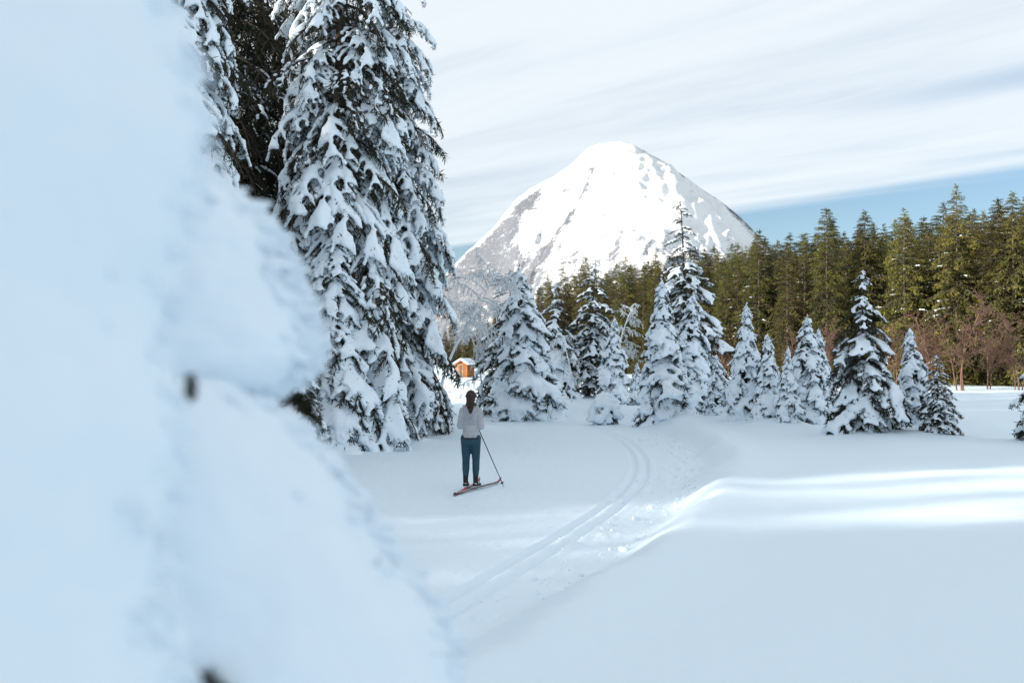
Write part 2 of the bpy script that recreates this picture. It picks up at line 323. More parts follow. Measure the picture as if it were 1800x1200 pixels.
# ------------------------------------------------------------------ mountain
def mountain():
    Y0 = 3500.0
    sil = [(-2600, -60), (-1500, -40), (-800, 120), (-500, 190), (-330, 238), (-255, 296), (-160, 398), (-60, 490), (10, 582), (60, 618), (100, 644), (150, 668), (200, 702), (236, 738), (262, 764), (300, 780),
           (350, 788), (400, 786), (430, 778), (452, 764), (480, 750), (550, 712), (600, 672), (660, 630), (720, 590), (780, 542), (830, 496), (862, 462), (1000, 318), (1300, 80), (1900, -60), (3000, -80)]
    sxs = np.array([p[0] for p in sil], float); szs = np.array([p[1] for p in sil], float)
    x = np.concatenate([np.linspace(-2400, -420, 50)[:-1], np.linspace(-420, 1080, 260), np.linspace(1080, 2800, 50)[1:]])
    y = np.concatenate([np.linspace(2350, 3560, 210), np.linspace(3560, 5200, 30)[1:]])
    X, Y = np.meshgrid(x, y)
    f = Y0 - Y                                    # metres in front of the crest
    warp = 24 * fbm(X / 160, Y / 160, o=3, seed=51)
    ridge = np.interp(X - .10 * np.maximum(f, 0), sxs, szs)
    fall = np.where(f > 0, .62 * f + 40 * (1 - np.exp(-f / 120)), -.8 * f)
    Z = ridge - fall
    # spur running down from the summit towards the right, shaded on its right flank
    dx = X - (425 + .42 * f) + warp
    spur = np.where(dx < 0, np.exp(-(dx / 210) ** 2), np.exp(-(dx / 62) ** 2))
    Z = Z + 95 * spur * sstep(f, 50, 280) * sstep(f, 1000, 500)
    dx2 = X - (560 + .62 * f) + warp
    Z = Z + 60 * np.where(dx2 < 0, np.exp(-(dx2 / 120) ** 2), np.exp(-(dx2 / 60) ** 2)) * sstep(f, 20, 200) * sstep(f, 1000, 500)
    # slanting rock step down to the left
    line = (X - 330) + .82 * (f - 70) + .5 * warp
    step = sstep(f, 10, 120) * sstep(X, 340, 250)
    Z = Z - 40 * sstep(line, 22, -22) * step
    w_ = np.clip(f / 200, .12, 1) * np.where(f < 0, .3, 1)
    rid = 1 - np.abs(fbm(X / 120 + .3 * f / 100, Y / 240, o=4, seed=61))
    Z = Z + 44 * (rid - .7) * w_ + 10 * fbm(X / 34, Y / 40, o=4, seed=71) * np.clip(w_, .4, 1)
    Z = np.maximum(Z, -40)
    gy, gx = np.gradient(Z, y, x)
    slope = np.hypot(gx, gy)
    # bare rock: the slanting step, the cliffs on the left shoulder, and scattered outcrops lower down
    n = fbm(X / 60, Y / 60, o=4, seed=81); nf = fbm(X / 16, Z / 12, Y / 30, o=4, seed=83, g=.62)
    band = np.exp(-((line + 8) / 38) ** 2) * step * 1.2 * sstep(f, 750, 300)
    left = sstep(-.55 * f - (X - 190) + 50 * n, 0, 190) * sstep(f, 8, 40) * .85
    low = sstep(Z, 520, 220) * .8
    steep = np.clip((slope - .95) / .7, -.25, .9)
    shade_side = .12 * np.exp(-((dx - 30) / 60) ** 2) * sstep(f, 30, 140)  # shade on the spur's right flank, put in as rock colour
    rim = .55 * sstep(X, 400, 470) * np.exp(-(f / 22) ** 2) + .7 * sstep(X, 700, 800) * sstep(f, 120, 10)
    rock = np.clip(band * 1.1 + left * .85 + low * .75 + .55 * steep * sstep(X, 480, 330) + .15 * steep + shade_side + rim + .22 * n + .2 * nf - .02, 0, 1.2)
    V = np.stack([X, Y, Z], -1).reshape(-1, 3); nx, ny = len(x), len(y)
    i = np.arange(ny - 1)[:, None] * nx; j = np.arange(nx - 1)[None]
    Q = np.stack([i + j, i + j + 1, i + nx + j + 1, i + nx + j], -1).reshape(-1, 4)
    m = bpy.data.materials.new('mountain snow and rock'); m.use_nodes = True; nt = m.node_tree; b = nt.nodes['Principled BSDF']
    b.inputs['Roughness'].default_value = .8; b.inputs['Specular IOR Level'].default_value = .1
    at_ = N(nt, 'ShaderNodeAttribute', attribute_name='rock'); tc = N(nt, 'ShaderNodeTexCoord')
    mp = N(nt, 'ShaderNodeMapping'); mp.inputs['Rotation'].default_value = (R(12), R(-38), 0); mp.inputs['Scale'].default_value = (.5, 1.0, 1.35)      # strata dip down to the left
    nt.links.new(tc.outputs['Object'], mp.inputs['Vector'])
    nz = N(nt, 'ShaderNodeTexNoise'); nz.inputs['Scale'].default_value = .045; nz.inputs['Detail'].default_value = 9; nz.inputs['Roughness'].default_value = .86
    nt.links.new(mp.outputs[0], nz.inputs['Vector'])
    nz2 = N(nt, 'ShaderNodeTexNoise'); nz2.inputs['Scale'].default_value = .19; nz2.inputs['Detail'].default_value = 6; nz2.inputs['Roughness'].default_value = .75
    nt.links.new(tc.outputs['Object'], nz2.inputs['Vector'])
    nn = MATH(nt, 'ADD', MATH(nt, 'MULTIPLY', nz.outputs[0], .62), MATH(nt, 'MULTIPLY', nz2.outputs[0], .38))
    fac = SMOOTH(nt, MATH(nt, 'ADD', MATH(nt, 'MULTIPLY', at_.outputs['Fac'], .2), nn), .58, .71)
    mxn = N(nt, 'ShaderNodeMix', data_type='RGBA'); nt.links.new(fac, mxn.inputs[0]); mxn.inputs[6].default_value = (.86, .87, .88, 1); mxn.inputs[7].default_value = (.165, .175, .2, 1)
    nt.links.new(mxn.outputs[2], b.inputs['Base Color'])
    bp = N(nt, 'ShaderNodeBump'); bp.inputs['Strength'].default_value = .7; bp.inputs['Distance'].default_value = 9
    nt.links.new(nz.outputs[0], bp.inputs['Height']); nt.links.new(bp.outputs[0], b.inputs['Normal'])
    me = mesh_np('mountain', V, Q, m, True)
    a_ = me.attributes.new('rock', 'FLOAT', 'POINT'); a_.data.foreach_set('value', rock.ravel().astype(np.float32))
    tag(link('mountain', me), 'sunlit snow-covered rocky mountain peak behind the forest', kind='structure')
mountain()

# ------------------------------------------------------------------ organic union of blobs (snow, clothing, limbs)
_ico = bmesh.new(); bmesh.ops.create_icosphere(_ico, subdivisions=2, radius=1); _ico.verts.ensure_lookup_table()
ICO_V = np.array([v.co[:] for v in _ico.verts]); ICO_F = np.array([[v.index for v in f.verts] for f in _ico.faces]); _ico.free()
_ico = bmesh.new(); bmesh.ops.create_icosphere(_ico, subdivisions=1, radius=1); _ico.verts.ensure_lookup_table()
ICO1_V = np.array([v.co[:] for v in _ico.verts]); ICO1_F = np.array([[v.index for v in f.verts] for f in _ico.faces]); _ico.free()
def union(blobs, voxel, smooth_it=4, keep=1.0, hi=False):
    """blobs: (centre, radii) -> verts, tris of their merged surface"""
    iv, jf = (ICO_V, ICO_F) if hi else (ICO1_V, ICO1_F)
    n = len(blobs)
    C = np.array([b[0] for b in blobs], float); S = np.array([np.broadcast_to(b[1], 3) for b in blobs], float)
    V = (iv[None] * S[:, None] + C[:, None]).reshape(-1, 3)
    T = (jf[None] + (np.arange(n) * len(iv))[:, None, None]).reshape(-1, 3)
    me = mesh_np('tmp', V, T, [])
    o = bpy.data.objects.new('tmp', me); COL.objects.link(o)
    r = o.modifiers.new('r', 'REMESH'); r.mode = 'VOXEL'; r.voxel_size = voxel
    if smooth_it:
        s = o.modifiers.new('s', 'SMOOTH'); s.factor = .5; s.iterations = smooth_it
    if keep < 1:
        d = o.modifiers.new('d', 'DECIMATE'); d.ratio = keep
    ev = o.evaluated_get(bpy.context.evaluated_depsgraph_get()); em = ev.to_mesh(); em.calc_loop_triangles()
    v = np.empty(len(em.vertices) * 3, np.float32); em.vertices.foreach_get('co', v)
    f = np.empty(len(em.loop_triangles) * 3, np.int32); em.loop_triangles.foreach_get('vertices', f)
    ev.to_mesh_clear(); bpy.data.objects.remove(o); bpy.data.meshes.remove(me)
    return v.reshape(-1, 3).astype(float), f.reshape(-1, 3)
def limb(p0, p1, r0, r1, n=8, flat=(1, 1, 1)):
    p0 = np.array(p0, float); p1 = np.array(p1, float)
    return [(p0 + (p1 - p0) * k / (n - 1), (r0 + (r1 - r0) * k / (n - 1)) * np.array(flat, float)) for k in range(n)]

# ------------------------------------------------------------------ spruce boughs
def blades(rng, P, D, n, ln, wd, down=.35, fwd=.8, spread=1.0):
    """n needle sprays along polyline P (k,3) of direction D: thin kites"""
    k = len(P); u = rng.rand(n) * (k - 1); i0 = np.minimum(u.astype(int), k - 2); fr = (u - i0)[:, None]
    base = P[i0] * (1 - fr) + P[i0 + 1] * fr
    d = rng.randn(n, 3) * spread; d[:, 2] -= down
    d /= np.linalg.norm(d, axis=1)[:, None]; d = d + D[None] * fwd; d /= np.linalg.norm(d, axis=1)[:, None]
    side = np.cross(d, rng.randn(n, 3)); side /= np.linalg.norm(side, axis=1)[:, None]
    L = ln * rng.uniform(.6, 1.25, n)[:, None]; W = wd * rng.uniform(.7, 1.2, n)[:, None]
    m = base + d * L * .45
    V = np.stack([base, m + side * W, base + d * L, m - side * W], 1).reshape(-1, 3)
    q = (np.arange(n) * 4)[:, None] + np.array([[0, 1, 2, 3]])
    return V, q
def bough(seed, L, pitch0, droop, ntw, twl, ln, wd, nb, snow_r, snow_cover=.85, voxel=None, keep=.5, twdroop=.5, flat=.62):
    rng = np.random.RandomState(seed); k = 9
    s = np.linspace(0, 1, k); ph = pitch0 - droop * s ** 1.1; yaw = .25 * rng.randn() * s
    step = np.stack([np.cos(ph) * np.cos(yaw), np.cos(ph) * np.sin(yaw), np.sin(ph)], 1) * L / (k - 1)
    P = np.vstack([[0, 0, 0], np.cumsum(step[:-1], 0)])
    nm = MB(); wood = [(P, np.linspace(.022, .006, k) * max(L, .6))]; blobs = []
    def put(V, q): nm.add(V, q=q)
    def snow(Pl, r, a, b, gate):
        if r <= 0: return
        n = max(3, int(np.linalg.norm(np.diff(Pl, axis=0), axis=1).sum() * (b - a) / (r * .55)))
        ph0 = rng.rand() * 9
        for kk in range(n):
            u = a + (b - a) * kk / (n - 1); x = u * (len(Pl) - 1); ii = min(int(x), len(Pl) - 2); p = Pl[ii] + (Pl[ii + 1] - Pl[ii]) * (x - ii)
            if rng.rand() > gate: continue
            g = r * (.62 + .5 * abs(math.sin(ph0 + u * 7))) * rng.uniform(.8, 1.2) * (1 - .35 * abs(u - .55))
            blobs.append((p + np.array([rng.randn() * r * .2, rng.randn() * r * .2, g * .42]), (g, g, g * flat)))
    D = (P[-1] - P[-3]); D /= np.linalg.norm(D)
    put(*blades(rng, P[2:], D, nb, ln, wd))
    snow(P, snow_r, .18, 1.0, snow_cover)
    for a in range(ntw):
        u = .12 + .86 * (a + .5 * rng.rand()) / ntw; side = 1 if a % 2 else -1
        x = u * (k - 1); ii = min(int(x), k - 2); p = P[ii] + (P[ii + 1] - P[ii]) * (x - ii)
        t_ = step[ii] / np.linalg.norm(step[ii]); lat = np.array([-t_[1], t_[0], 0]); lat /= np.linalg.norm(lat) + 1e-9
        al = R(rng.uniform(38, 62)); tl = twl * L * (1.05 - .62 * u) * rng.uniform(.75, 1.2) * min(1, .5 + 2.2 * u)
        d = t_ * math.cos(al) + side * lat * math.sin(al); q_ = [p]
        for kk in range(4):
            d = d + np.array([0, 0, -twdroop * .25]); d /= np.linalg.norm(d); q_.append(q_[-1] + d * tl / 4)
        q_ = np.array(q_)
        put(*blades(rng, q_, d, nb, ln, wd)); wood.append((q_, np.linspace(.009, .003, 5) * max(L, .6)))
        if rng.rand() < snow_cover: snow(q_, snow_r * (.84 - .2 * u), .12, .98, min(1, snow_cover + .1))
    wm = MB()
    for Pw, rw in wood: wm.tube(Pw, rw, 3, False)
    sv = sf = None
    if blobs and snow_r > 0:
        sv, sf = union(blobs, voxel or snow_r * .3, 3, keep)
    return dict(needles=nm.arrays(), wood=wm.arrays(), snow=(sv, sf) if sv is not None else None)

def place(arrs, Ms):
    """stack copies of (V, T) under 4x4 matrices"""
    if not arrs: return None
    vs = []; ts = []; n = 0
    for (Vv, Tt), M in zip(arrs, Ms):
        vs.append(Vv @ M[:3, :3].T + M[:3, 3]); ts.append(Tt + n); n += len(Vv)
    return np.vstack(vs), np.vstack(ts)
def bmat(az, pitch, s, loc, flip=False, roll=0):
    M = Matrix.Rotation(az, 4, 'Z') @ Matrix.Rotation(-pitch, 4, 'Y') @ Matrix.Rotation(roll, 4, 'X') @ Matrix.Diagonal((s, -s if flip else s, s, 1))
    A = np.array(M); A[:3, 3] = loc; return A

def spruce_meshes(name, seed, H, prof, boughs, z0, spacing, per, L0, mats, pitch=(0.1, -.25), snow_keep=lambda f, r: True, trunk_r=None, top_snow=None, lean=0.0):
    """prof(f): bough length at height fraction f; boughs: prototypes of length L0"""
    rng = random.Random(seed); trunk_r = trunk_r or H * .014
    nd = []; ndM = []; wd = []; sn = []; snM = []
    z = z0; k = 0; hz_ = []
    while z < H * .985:
        f = z / H; L = prof(f); n = per(f) if callable(per) else per
        off = rng.random() * 6.28
        for a in range(n):
            az = off + a * 6.2832 / n + rng.uniform(-.28, .28)
            b = rng.choice(boughs); sca = L / L0 * rng.uniform(.78, 1.18)
            pz = z + rng.uniform(-.5, .5) * spacing(f)
            tr = trunk_r * (1 - f) * .7
            M = bmat(az, pitch[0] * f + pitch[1] * (1 - f) + rng.uniform(-.14, .14), sca, (math.cos(az) * tr + lean * f * f, math.sin(az) * tr, pz), rng.random() < .5, rng.uniform(-.2, .2))
            nd.append(b['needles']); ndM.append(M); wd.append(b['wood'])
            if b['snow'] is not None and snow_keep(f, rng): sn.append(b['snow']); snM.append(M)
        z += spacing(f); k += 1
    NV, NT = place(nd, ndM); WV, WT = place(wd, ndM)
    # leader with short upright sprigs
    rs = np.random.RandomState(seed)
    tip = np.array([[lean * .95, 0, H * .93], [lean, 0, H * .965], [lean, 0, H]])
    bv, bq = blades(rs, tip, np.array([0, 0, 1.0]), 40, H * .022, H * .0022, down=-.1, fwd=.5)
    bt = np.vstack([bq[:, [0, 1, 2]], bq[:, [0, 2, 3]]])
    CV = np.vstack([NV, bv, WV]); CT = np.vstack([NT, bt + len(NV), WT + len(NV) + len(bv)])
    mi = np.concatenate([np.zeros(len(NT) + len(bt), int), np.ones(len(WT), int)])
    crown = mesh_np(name + ' crown', CV, CT, [mats[0], mats[1]], False, mi)
    tb = MB(); zs = np.linspace(-.4, H * .99, 14); tb.tube(np.stack([lean * (np.clip(zs, 0, None) / H) ** 2, .02 * np.sin(zs), zs], 1), trunk_r * np.clip(1 - zs / H, .03, 1) + .004, 9)
    trunk = tb.mesh(name + ' trunk', mats[1], True)
    snow = None
    if sn:
        SV, ST = place(sn, snM)
        if top_snow:
            bl = []
            for kk in range(6):
                g = top_snow * (1.15 - .12 * kk) * rng.uniform(.75, 1.1); bl.append(((lean + rng.uniform(-.4, .4) * g, rng.uniform(-.4, .4) * g, H * .995 - (5 - kk) * top_snow * .75), (g * (.55 + .12 * (5 - kk)), g * (.55 + .12 * (5 - kk)), g)))
            tv, tf = union(bl, top_snow * .25, 2, .6); ST = np.vstack([ST, tf + len(SV)]); SV = np.vstack([SV, tv])
        snow = mesh_np(name + ' snow', SV, ST, mats[2], True)
    return dict(trunk=trunk, crown=crown, snow=snow, H=H)
def plant_tree(name, ms, loc, s, rz, label, cat='tree', group=None, sz=None):
    e = empty(name, loc, rz, 1.0); e.scale = (s, s, s if sz is None else sz)
    link('trunk', ms['trunk'], e); link('crown', ms['crown'], e)
    if ms['snow'] is not None: link('snow_cover', ms['snow'], e)['kind'] = 'stuff'
    return tag(e, label, cat, group)

# --- snow-plastered young spruces (about 5 m)
young = [bough(100 + i_, 1.25, R(-8), R(50), 9, .52, .15, .013, 32, .125, .82, .046, .36) for i_ in range(6)]
young_thin = [bough(130 + i_, 1.25, R(2), R(50), 9, .5, .15, .013, 34, .1, .66, .042, .42) for i_ in range(5)]
TM = (M_needle_frost, M_bark, M_snow_tree)
def cone(base, pw=.8, bump=.0): return lambda f: base * ((1 - f) ** pw) * (1 + bump * math.sin(f * 21)) + .12
KIND = [
 spruce_meshes('young spruce a', 1, 5.0, cone(1.9, .78, .08), young, .75, lambda f: .40 - .17 * f, lambda f: 8 if f < .5 else 6, 1.25, TM, (-.25, -.72), top_snow=.1),
 spruce_meshes('young spruce b', 2, 5.0, cone(1.9, .9, .16), young + young_thin[:3], .7, lambda f: .46 - .2 * f, lambda f: 7 if f < .6 else 4, 1.25, TM, (-.15, -.65), lambda f, r: r.random() < (.82 if f < .75 else .6), top_snow=.06),
 spruce_meshes('young spruce c', 3, 5.0, cone(1.75, .82, .1), young, .8, lambda f: .38 - .16 * f, lambda f: 7 if f < .6 else 5, 1.25, TM, (-.45, -.8), top_snow=.12, lean=.1),
 spruce_meshes('young spruce d', 4, 5.0, cone(1.5, .85, .12), young_thin, .9, lambda f: .4 - .16 * f, lambda f: 7 if f < .6 else 4, 1.25, TM, (0, -.55), top_snow=.05),
 spruce_meshes('young spruce e', 5, 5.0, cone(1.8, .68, .12), young, .85, lambda f: .42 - .16 * f, lambda f: 7 if f < .6 else 5, 1.25, TM, (-.45, -.75), top_snow=.16, lean=-.12),
 spruce_meshes('young spruce f', 6, 5.0, cone(1.3, .9, .14), young_thin + young[:2], .8, lambda f: .36 - .16 * f, lambda f: 6 if f < .7 else 5, 1.25, TM, (.15, -.55), lambda f, r: r.random() < (.92 if f < .72 else .8)),
]
for (px, d, top, kd, yaw, fat, lab), (x, y) in zip(MID, sites):
    z = gz(x, y) - .08; H = CAM_H + (HZ - top) / F * d - z; s = H / 5.0
    fat_xy = s * fat * 1.3
    plant_tree('snowy_spruce', KIND[kd], (x, y, z), fat_xy, yaw, lab, 'tree', 'snow-covered young spruces beyond the trail', sz=s).rotation_euler = (rr.uniform(-.05, .05), rr.uniform(-.06, .06), yaw)

# the snow-buried dwarf spruce at the trail bend
bl = []; rng = np.random.RandomState(9)
for k in range(46):
    a = rng.rand() * 6.28; rad = rng.rand() ** .6; h = .98 * (1 - rad ** 2.2)
    bl.append(((math.cos(a) * rad * .62, math.sin(a) * rad * .62, h + .12), (.2, .2, .15 * rng.uniform(.7, 1.2))))
sv, sf = union(bl, .045, 6, .7)
x, y = site(1064, 36.5); e = empty('buried_spruce', (x, y, gz(x, y) - .05)); tag(e, 'dwarf spruce buried under a rounded dome of snow at the trail bend', 'tree')
link('snow_cover', mesh_np('dwarf snow', sv, sf, M_snow_tree, True), e)
arr = []; Ms = []; sn = []; sM = []
for k in range(26):
    a = k * 2.4; b = young[k % 6]; zz_ = .25 + .5 * rng.rand(); M = bmat(a, -.75, .55 * rng.uniform(.8, 1.1), (.22 * math.cos(a), .22 * math.sin(a), zz_)); arr.append(b['needles']); Ms.append(M)
    if k % 2: sn.append(b['snow']); sM.append(M)
cv, ct = place(arr, Ms); link('crown', mesh_np('dwarf crown', cv, ct, M_needle_frost), e)
cv, ct = place(sn, sM); link('snow_clump', mesh_np('dwarf clumps', cv, ct, M_snow_tree, True), e)['kind'] = 'stuff'

# --- tall old spruces at the left of the trail
old = [bough(200 + i_, 2.6, R(-2), R(68), 14, .40, .17, .013, 32, .114, .88, .05, .27, twdroop=1.1) for i_ in range(6)]
old_bare = [bough(230 + i_, 2.6, R(0), R(60), 12, .42, .22, .019, 26, .09, .4, .06, .3, twdroop=1.2) for i_ in range(4)]
TG = (M_needle, M_bark, M_snow_tree)
BIG = [
 spruce_meshes('old spruce a', 11, 22.0, lambda f: 2.75 * (1 - f) ** .62 + .3, old + old_bare[:1], .7, lambda f: .49 if f < .6 else 1.5, lambda f: 8 if f < .6 else 6, 2.6, TG, (.05, -.42), lambda f, r: r.random() < (.92 if f < .4 else .82), trunk_r=.24),
 spruce_meshes('old spruce b', 12, 22.0, lambda f: 2.9 * (1 - f) ** .62 + .3, old_bare + old[:1], .9, lambda f: .6 if f < .62 else 1.4, 6, 2.6, TG, (.05, -.38), lambda f, r: r.random() < .6, trunk_r=.24),
]
def big(px, d, k, rz, s, lab, sz=None):
    x, y = site(px, d); plant_tree('old_spruce', BIG[k], (x, y, gz(x, y) - .1), s, rz, lab, 'tree', 'tall old spruces left of the trail', sz=sz)
big(596, 26.0, 0, .4, 1.0, 'towering snow-draped spruce left of the skier, its drooping boughs nearest the trail')
big(684, 31.0, 0, 2.4, .95, 'tall snow-draped spruce behind the nearest one, dark trunk showing at its foot')
big(455, 30.0, 1, 1.0, 1.0, 'dark spruce with little snow in the gap behind the snowy boughs')
big(300, 22.0, 0, 3.6, .92, 'snowy spruce half hidden behind the blurred white sapling')
big(392, 28.0, 1, 2.2, 1.05, 'dark spruce between the half-hidden snowy spruce and the dark gap')
big(540, 37.0, 1, 5.0, 1.1, 'tall dark spruce farthest back in the left cluster')
x, y = site(586, 24.4)
plant_tree('snowy_spruce', KIND[0], (x, y, gz(x, y) - .1), 1.15, 1.0, 'young snowy spruce at the foot of the towering one', 'tree', 'snow-covered young spruces beyond the trail', sz=1.12)
x, y = site(520, 22.2)
plant_tree('snowy_spruce', KIND[1], (x, y, gz(x, y) - .1), .75, 2.0, 'dark young spruce beside the notch in the blurred white sapling', 'tree', 'snow-covered young spruces beyond the trail', sz=.62)

# --- sunlit forest beyond the field
lit = [bough(300 + i_, 2.4, R(4), R(48), 9, .42, .38, .052, 8, .0, 0, twdroop=1.5) for i_ in range(5)]
pad = [bough(330 + i_, 2.4, R(6), R(30), 5, .4, .34, .05, 10, .13, .5, .09, .4) for i_ in range(2)]
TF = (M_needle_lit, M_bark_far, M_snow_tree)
def few(p): return lambda f, r: r.random() < p
FOR = [
 spruce_meshes('forest spruce a', 21, 17.0, lambda f: 2.5 * (1 - f) ** .7 + .2, lit + pad[:1], 1.2, lambda f: .52 - .22 * f, 7, 2.4, TF, (.35, -.3), few(.4), trunk_r=.2),
 spruce_meshes('forest spruce b', 22, 17.0, lambda f: 2.2 * (1 - f) ** .62 + .25, lit, 1.6, lambda f: .5 - .2 * f, 6, 2.4, TF, (.45, -.15), trunk_r=.2),
 spruce_meshes('forest spruce c', 23, 17.0, lambda f: 2.9 * (1 - f) ** .8 + .2, lit + pad, 1.0, lambda f: .56 - .24 * f, 7, 2.4, TF, (.3, -.35), few(.45), trunk_r=.22),
 spruce_meshes('forest spruce d', 24, 17.0, lambda f: 1.9 * (1 - f) ** .55 + .3 + .25 * math.sin(f * 17), lit, 2.2, lambda f: .55 - .2 * f, 6, 2.4, TF, (.5, -.1), trunk_r=.2),
]
rf = random.Random(17)
# skyline trees told apart one by one: px, tip row, depth, variant
SKY = [(1455, 366, 84, 1, 'dark slim spruce with stepped tip on the forest skyline left of the double-tipped pair'),
       (1522, 370, 84, 0, 'twin-looking spruce on the forest skyline above the ragged snowy spruce'),
       (1591, 366, 80, 2, 'bright yellow-green broad spruce standing in front of the forest wall'),
       (1684, 326, 77, 2, 'tallest broad spruce on the forest skyline'),
       (1757, 348, 75, 1, 'slim spruce just right of the tallest one on the skyline'),
       (1783, 337, 74, 0, 'dark spruce on the skyline by the right picture edge'),
       (1385, 428, 92, 3, 'thin spruce with a visible pale trunk below the skyline dip'),
       (1335, 404, 100, 0, 'spruce against the foot of the mountain at its right end'),
       (1100, 446, 136, 2, 'lit conical spruce under the mountain between two snowy tips'),
       (1030, 452, 150, 1, 'lit spruce rising behind the slender open snowy spruce'),
       (990, 468, 156, 2, 'first olive spruce at the left end of the lit forest')]
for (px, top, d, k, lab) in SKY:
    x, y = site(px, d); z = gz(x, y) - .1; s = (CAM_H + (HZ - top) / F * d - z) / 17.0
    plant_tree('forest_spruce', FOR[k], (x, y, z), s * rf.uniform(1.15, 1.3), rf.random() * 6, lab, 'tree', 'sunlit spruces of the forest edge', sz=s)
# the rest of the wood: skyline row by photograph column, several ranks deep
sk_x = [760, 820, 880, 960, 1000, 1050, 1110, 1180, 1260, 1330, 1400, 1450, 1520, 1590, 1680, 1760, 1900, 2050]
sk_y = [585, 560, 540, 500, 482, 474, 466, 448, 436, 420, 425, 400, 400, 395, 365, 365, 340, 340]
sk_d = [230, 220, 210, 180, 160, 148, 138, 124, 112, 102, 95, 91, 87, 83, 79, 76, 72, 68]
def rank(px): return np.interp(px, sk_x, sk_d)
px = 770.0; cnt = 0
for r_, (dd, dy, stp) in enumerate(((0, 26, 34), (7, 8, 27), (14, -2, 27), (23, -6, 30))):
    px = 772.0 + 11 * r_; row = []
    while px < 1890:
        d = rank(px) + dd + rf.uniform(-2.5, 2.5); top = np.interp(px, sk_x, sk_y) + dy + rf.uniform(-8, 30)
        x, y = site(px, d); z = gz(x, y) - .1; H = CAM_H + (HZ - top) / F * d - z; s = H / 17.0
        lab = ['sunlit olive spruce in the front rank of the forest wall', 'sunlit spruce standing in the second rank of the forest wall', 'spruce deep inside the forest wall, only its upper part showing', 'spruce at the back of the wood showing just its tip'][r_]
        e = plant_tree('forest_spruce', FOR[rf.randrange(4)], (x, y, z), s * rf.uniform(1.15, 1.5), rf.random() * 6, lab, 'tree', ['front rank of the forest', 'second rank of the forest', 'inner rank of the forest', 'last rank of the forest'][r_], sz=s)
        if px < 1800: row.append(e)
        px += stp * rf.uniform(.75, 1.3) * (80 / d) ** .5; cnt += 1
    if r_ == 0:
        tens = {1: 'tenth', 2: 'twentieth', 3: 'thirtieth', 4: 'fortieth'}; ty = {1: '', 2: 'twenty-', 3: 'thirty-', 4: 'forty-'}
        on = ['', 'first', 'second', 'third', 'fourth', 'fifth', 'sixth', 'seventh', 'eighth', 'ninth']; teen = {11: 'eleventh', 12: 'twelfth', 13: 'thirteenth', 14: 'fourteenth', 15: 'fifteenth', 16: 'sixteenth', 17: 'seventeenth', 18: 'eighteenth', 19: 'nineteenth'}
        for k, e in enumerate(reversed(row), 1):
            w_ = on[k] if k < 10 else teen[k] if k in teen else tens[k // 10] if k % 10 == 0 else ty[k // 10] + on[k % 10]
            e['label'] = w_ + ' olive spruce in the forest front rank, counted from the right picture edge'

# --- tall wood out of the picture to the left, whose shade lies over the trail
dS = np.array([math.sin(SUN_AZ - math.pi), math.cos(SUN_AZ - math.pi)]); nS = np.array([-dS[1], dS[0]])
rs_ = random.Random(23)
LANE = 12.4
for r_, t_ in enumerate((-52, -58, -65)):
    s_ = -20.0 + 1.1 * r_
    while s_ < 52:
        ss = s_ + rs_.uniform(-.5, .5); tt = t_ + rs_.uniform(-2, 2)
        if abs(ss - LANE) > 2.25:
            P = dS * tt + nS * ss; h = rs_.uniform(23.5, 26.5)
            if abs(ss - LANE) < 4.4: h = (rs_.uniform(14.5, 18.0) if ss > LANE else rs_.uniform(17.3, 20.0)) + .23 * (-52 - t_)      # unseen trees kept low along the gap to dapple the light
            plant_tree('old_spruce', FOR[2 if rs_.random() < .6 else 0], (P[0], P[1], .8), h / 17 * 1.25, rs_.random() * 6, 'tall spruce of the shady wood out of view beyond the left edge', 'tree', 'wood shading the trail', sz=h / 17)
        s_ += 3.4
for (tt, ss, h) in ((-51, 11.3, 12.3), (-52, 13.5, 12.1), (-54, 12.4, 12.7), (-50, 12.4, 11.2), (-70, 11.7, 18.7), (-71, 13.5, 18.8)):      # low trees added in the gap to trim and break up the shaft of light
    P = dS * tt + nS * ss
    plant_tree('old_spruce', FOR[1], (P[0], P[1], .8), h / 17 * 1.3, 1.0 + tt, 'half-grown spruce added out of view in the gap to shape the light', 'tree', 'wood shading the trail', sz=h / 17)

# ------------------------------------------------------------------ rimed birches and bare trees
def branching(seed, H, r0, mat_, levels=4, kids=(5, 6, 6, 5), droop=.25, up=.9, lean=(0, 0), spread=.8, thin=1.0, k=3, tw=.004, lenf=.52, lo=.28):
    rng = np.random.RandomState(seed); mb = MB()
    def grow(p, d, L, r, lv, dr):
        n = 7 if lv < 2 else 5; pts = [p]; dd = d.copy()
        for _ in range(n - 1):
            dd = dd + rng.randn(3) * .09 + np.array([0, 0, -dr * (1.0 if lv else .0)]) / n * 3
            if lv == 0: dd = dd + np.array([lean[0], lean[1], 0]) / n
            dd /= np.linalg.norm(dd); pts.append(pts[-1] + dd * L / (n - 1))
        pts = np.array(pts); mb.tube(pts, np.linspace(r, max(r * .35, tw), n), 6 if lv == 0 else k, False)
        if lv >= levels - 1: return
        for c in range(kids[lv]):
            u = rng.uniform(lo if lv == 0 else .15, 1.0); x = u * (n - 1); ii = min(int(x), n - 2)
            b = pts[ii] + (pts[ii + 1] - pts[ii]) * (x - ii); td = pts[ii + 1] - pts[ii]; td /= np.linalg.norm(td)
            s = rng.randn(3); s -= td * s.dot(td); s /= np.linalg.norm(s)
            nd = td * up + s * spread; nd /= np.linalg.norm(nd)
            grow(b, nd, L * lenf * rng.uniform(.7, 1.2) * (1.1 - .45 * u), max(r * .42 * thin, tw), lv + 1, dr * 1.25)
    grow(np.zeros(3), np.array([0, 0, 1.0]), H, r0, 0, droop)
    return mb
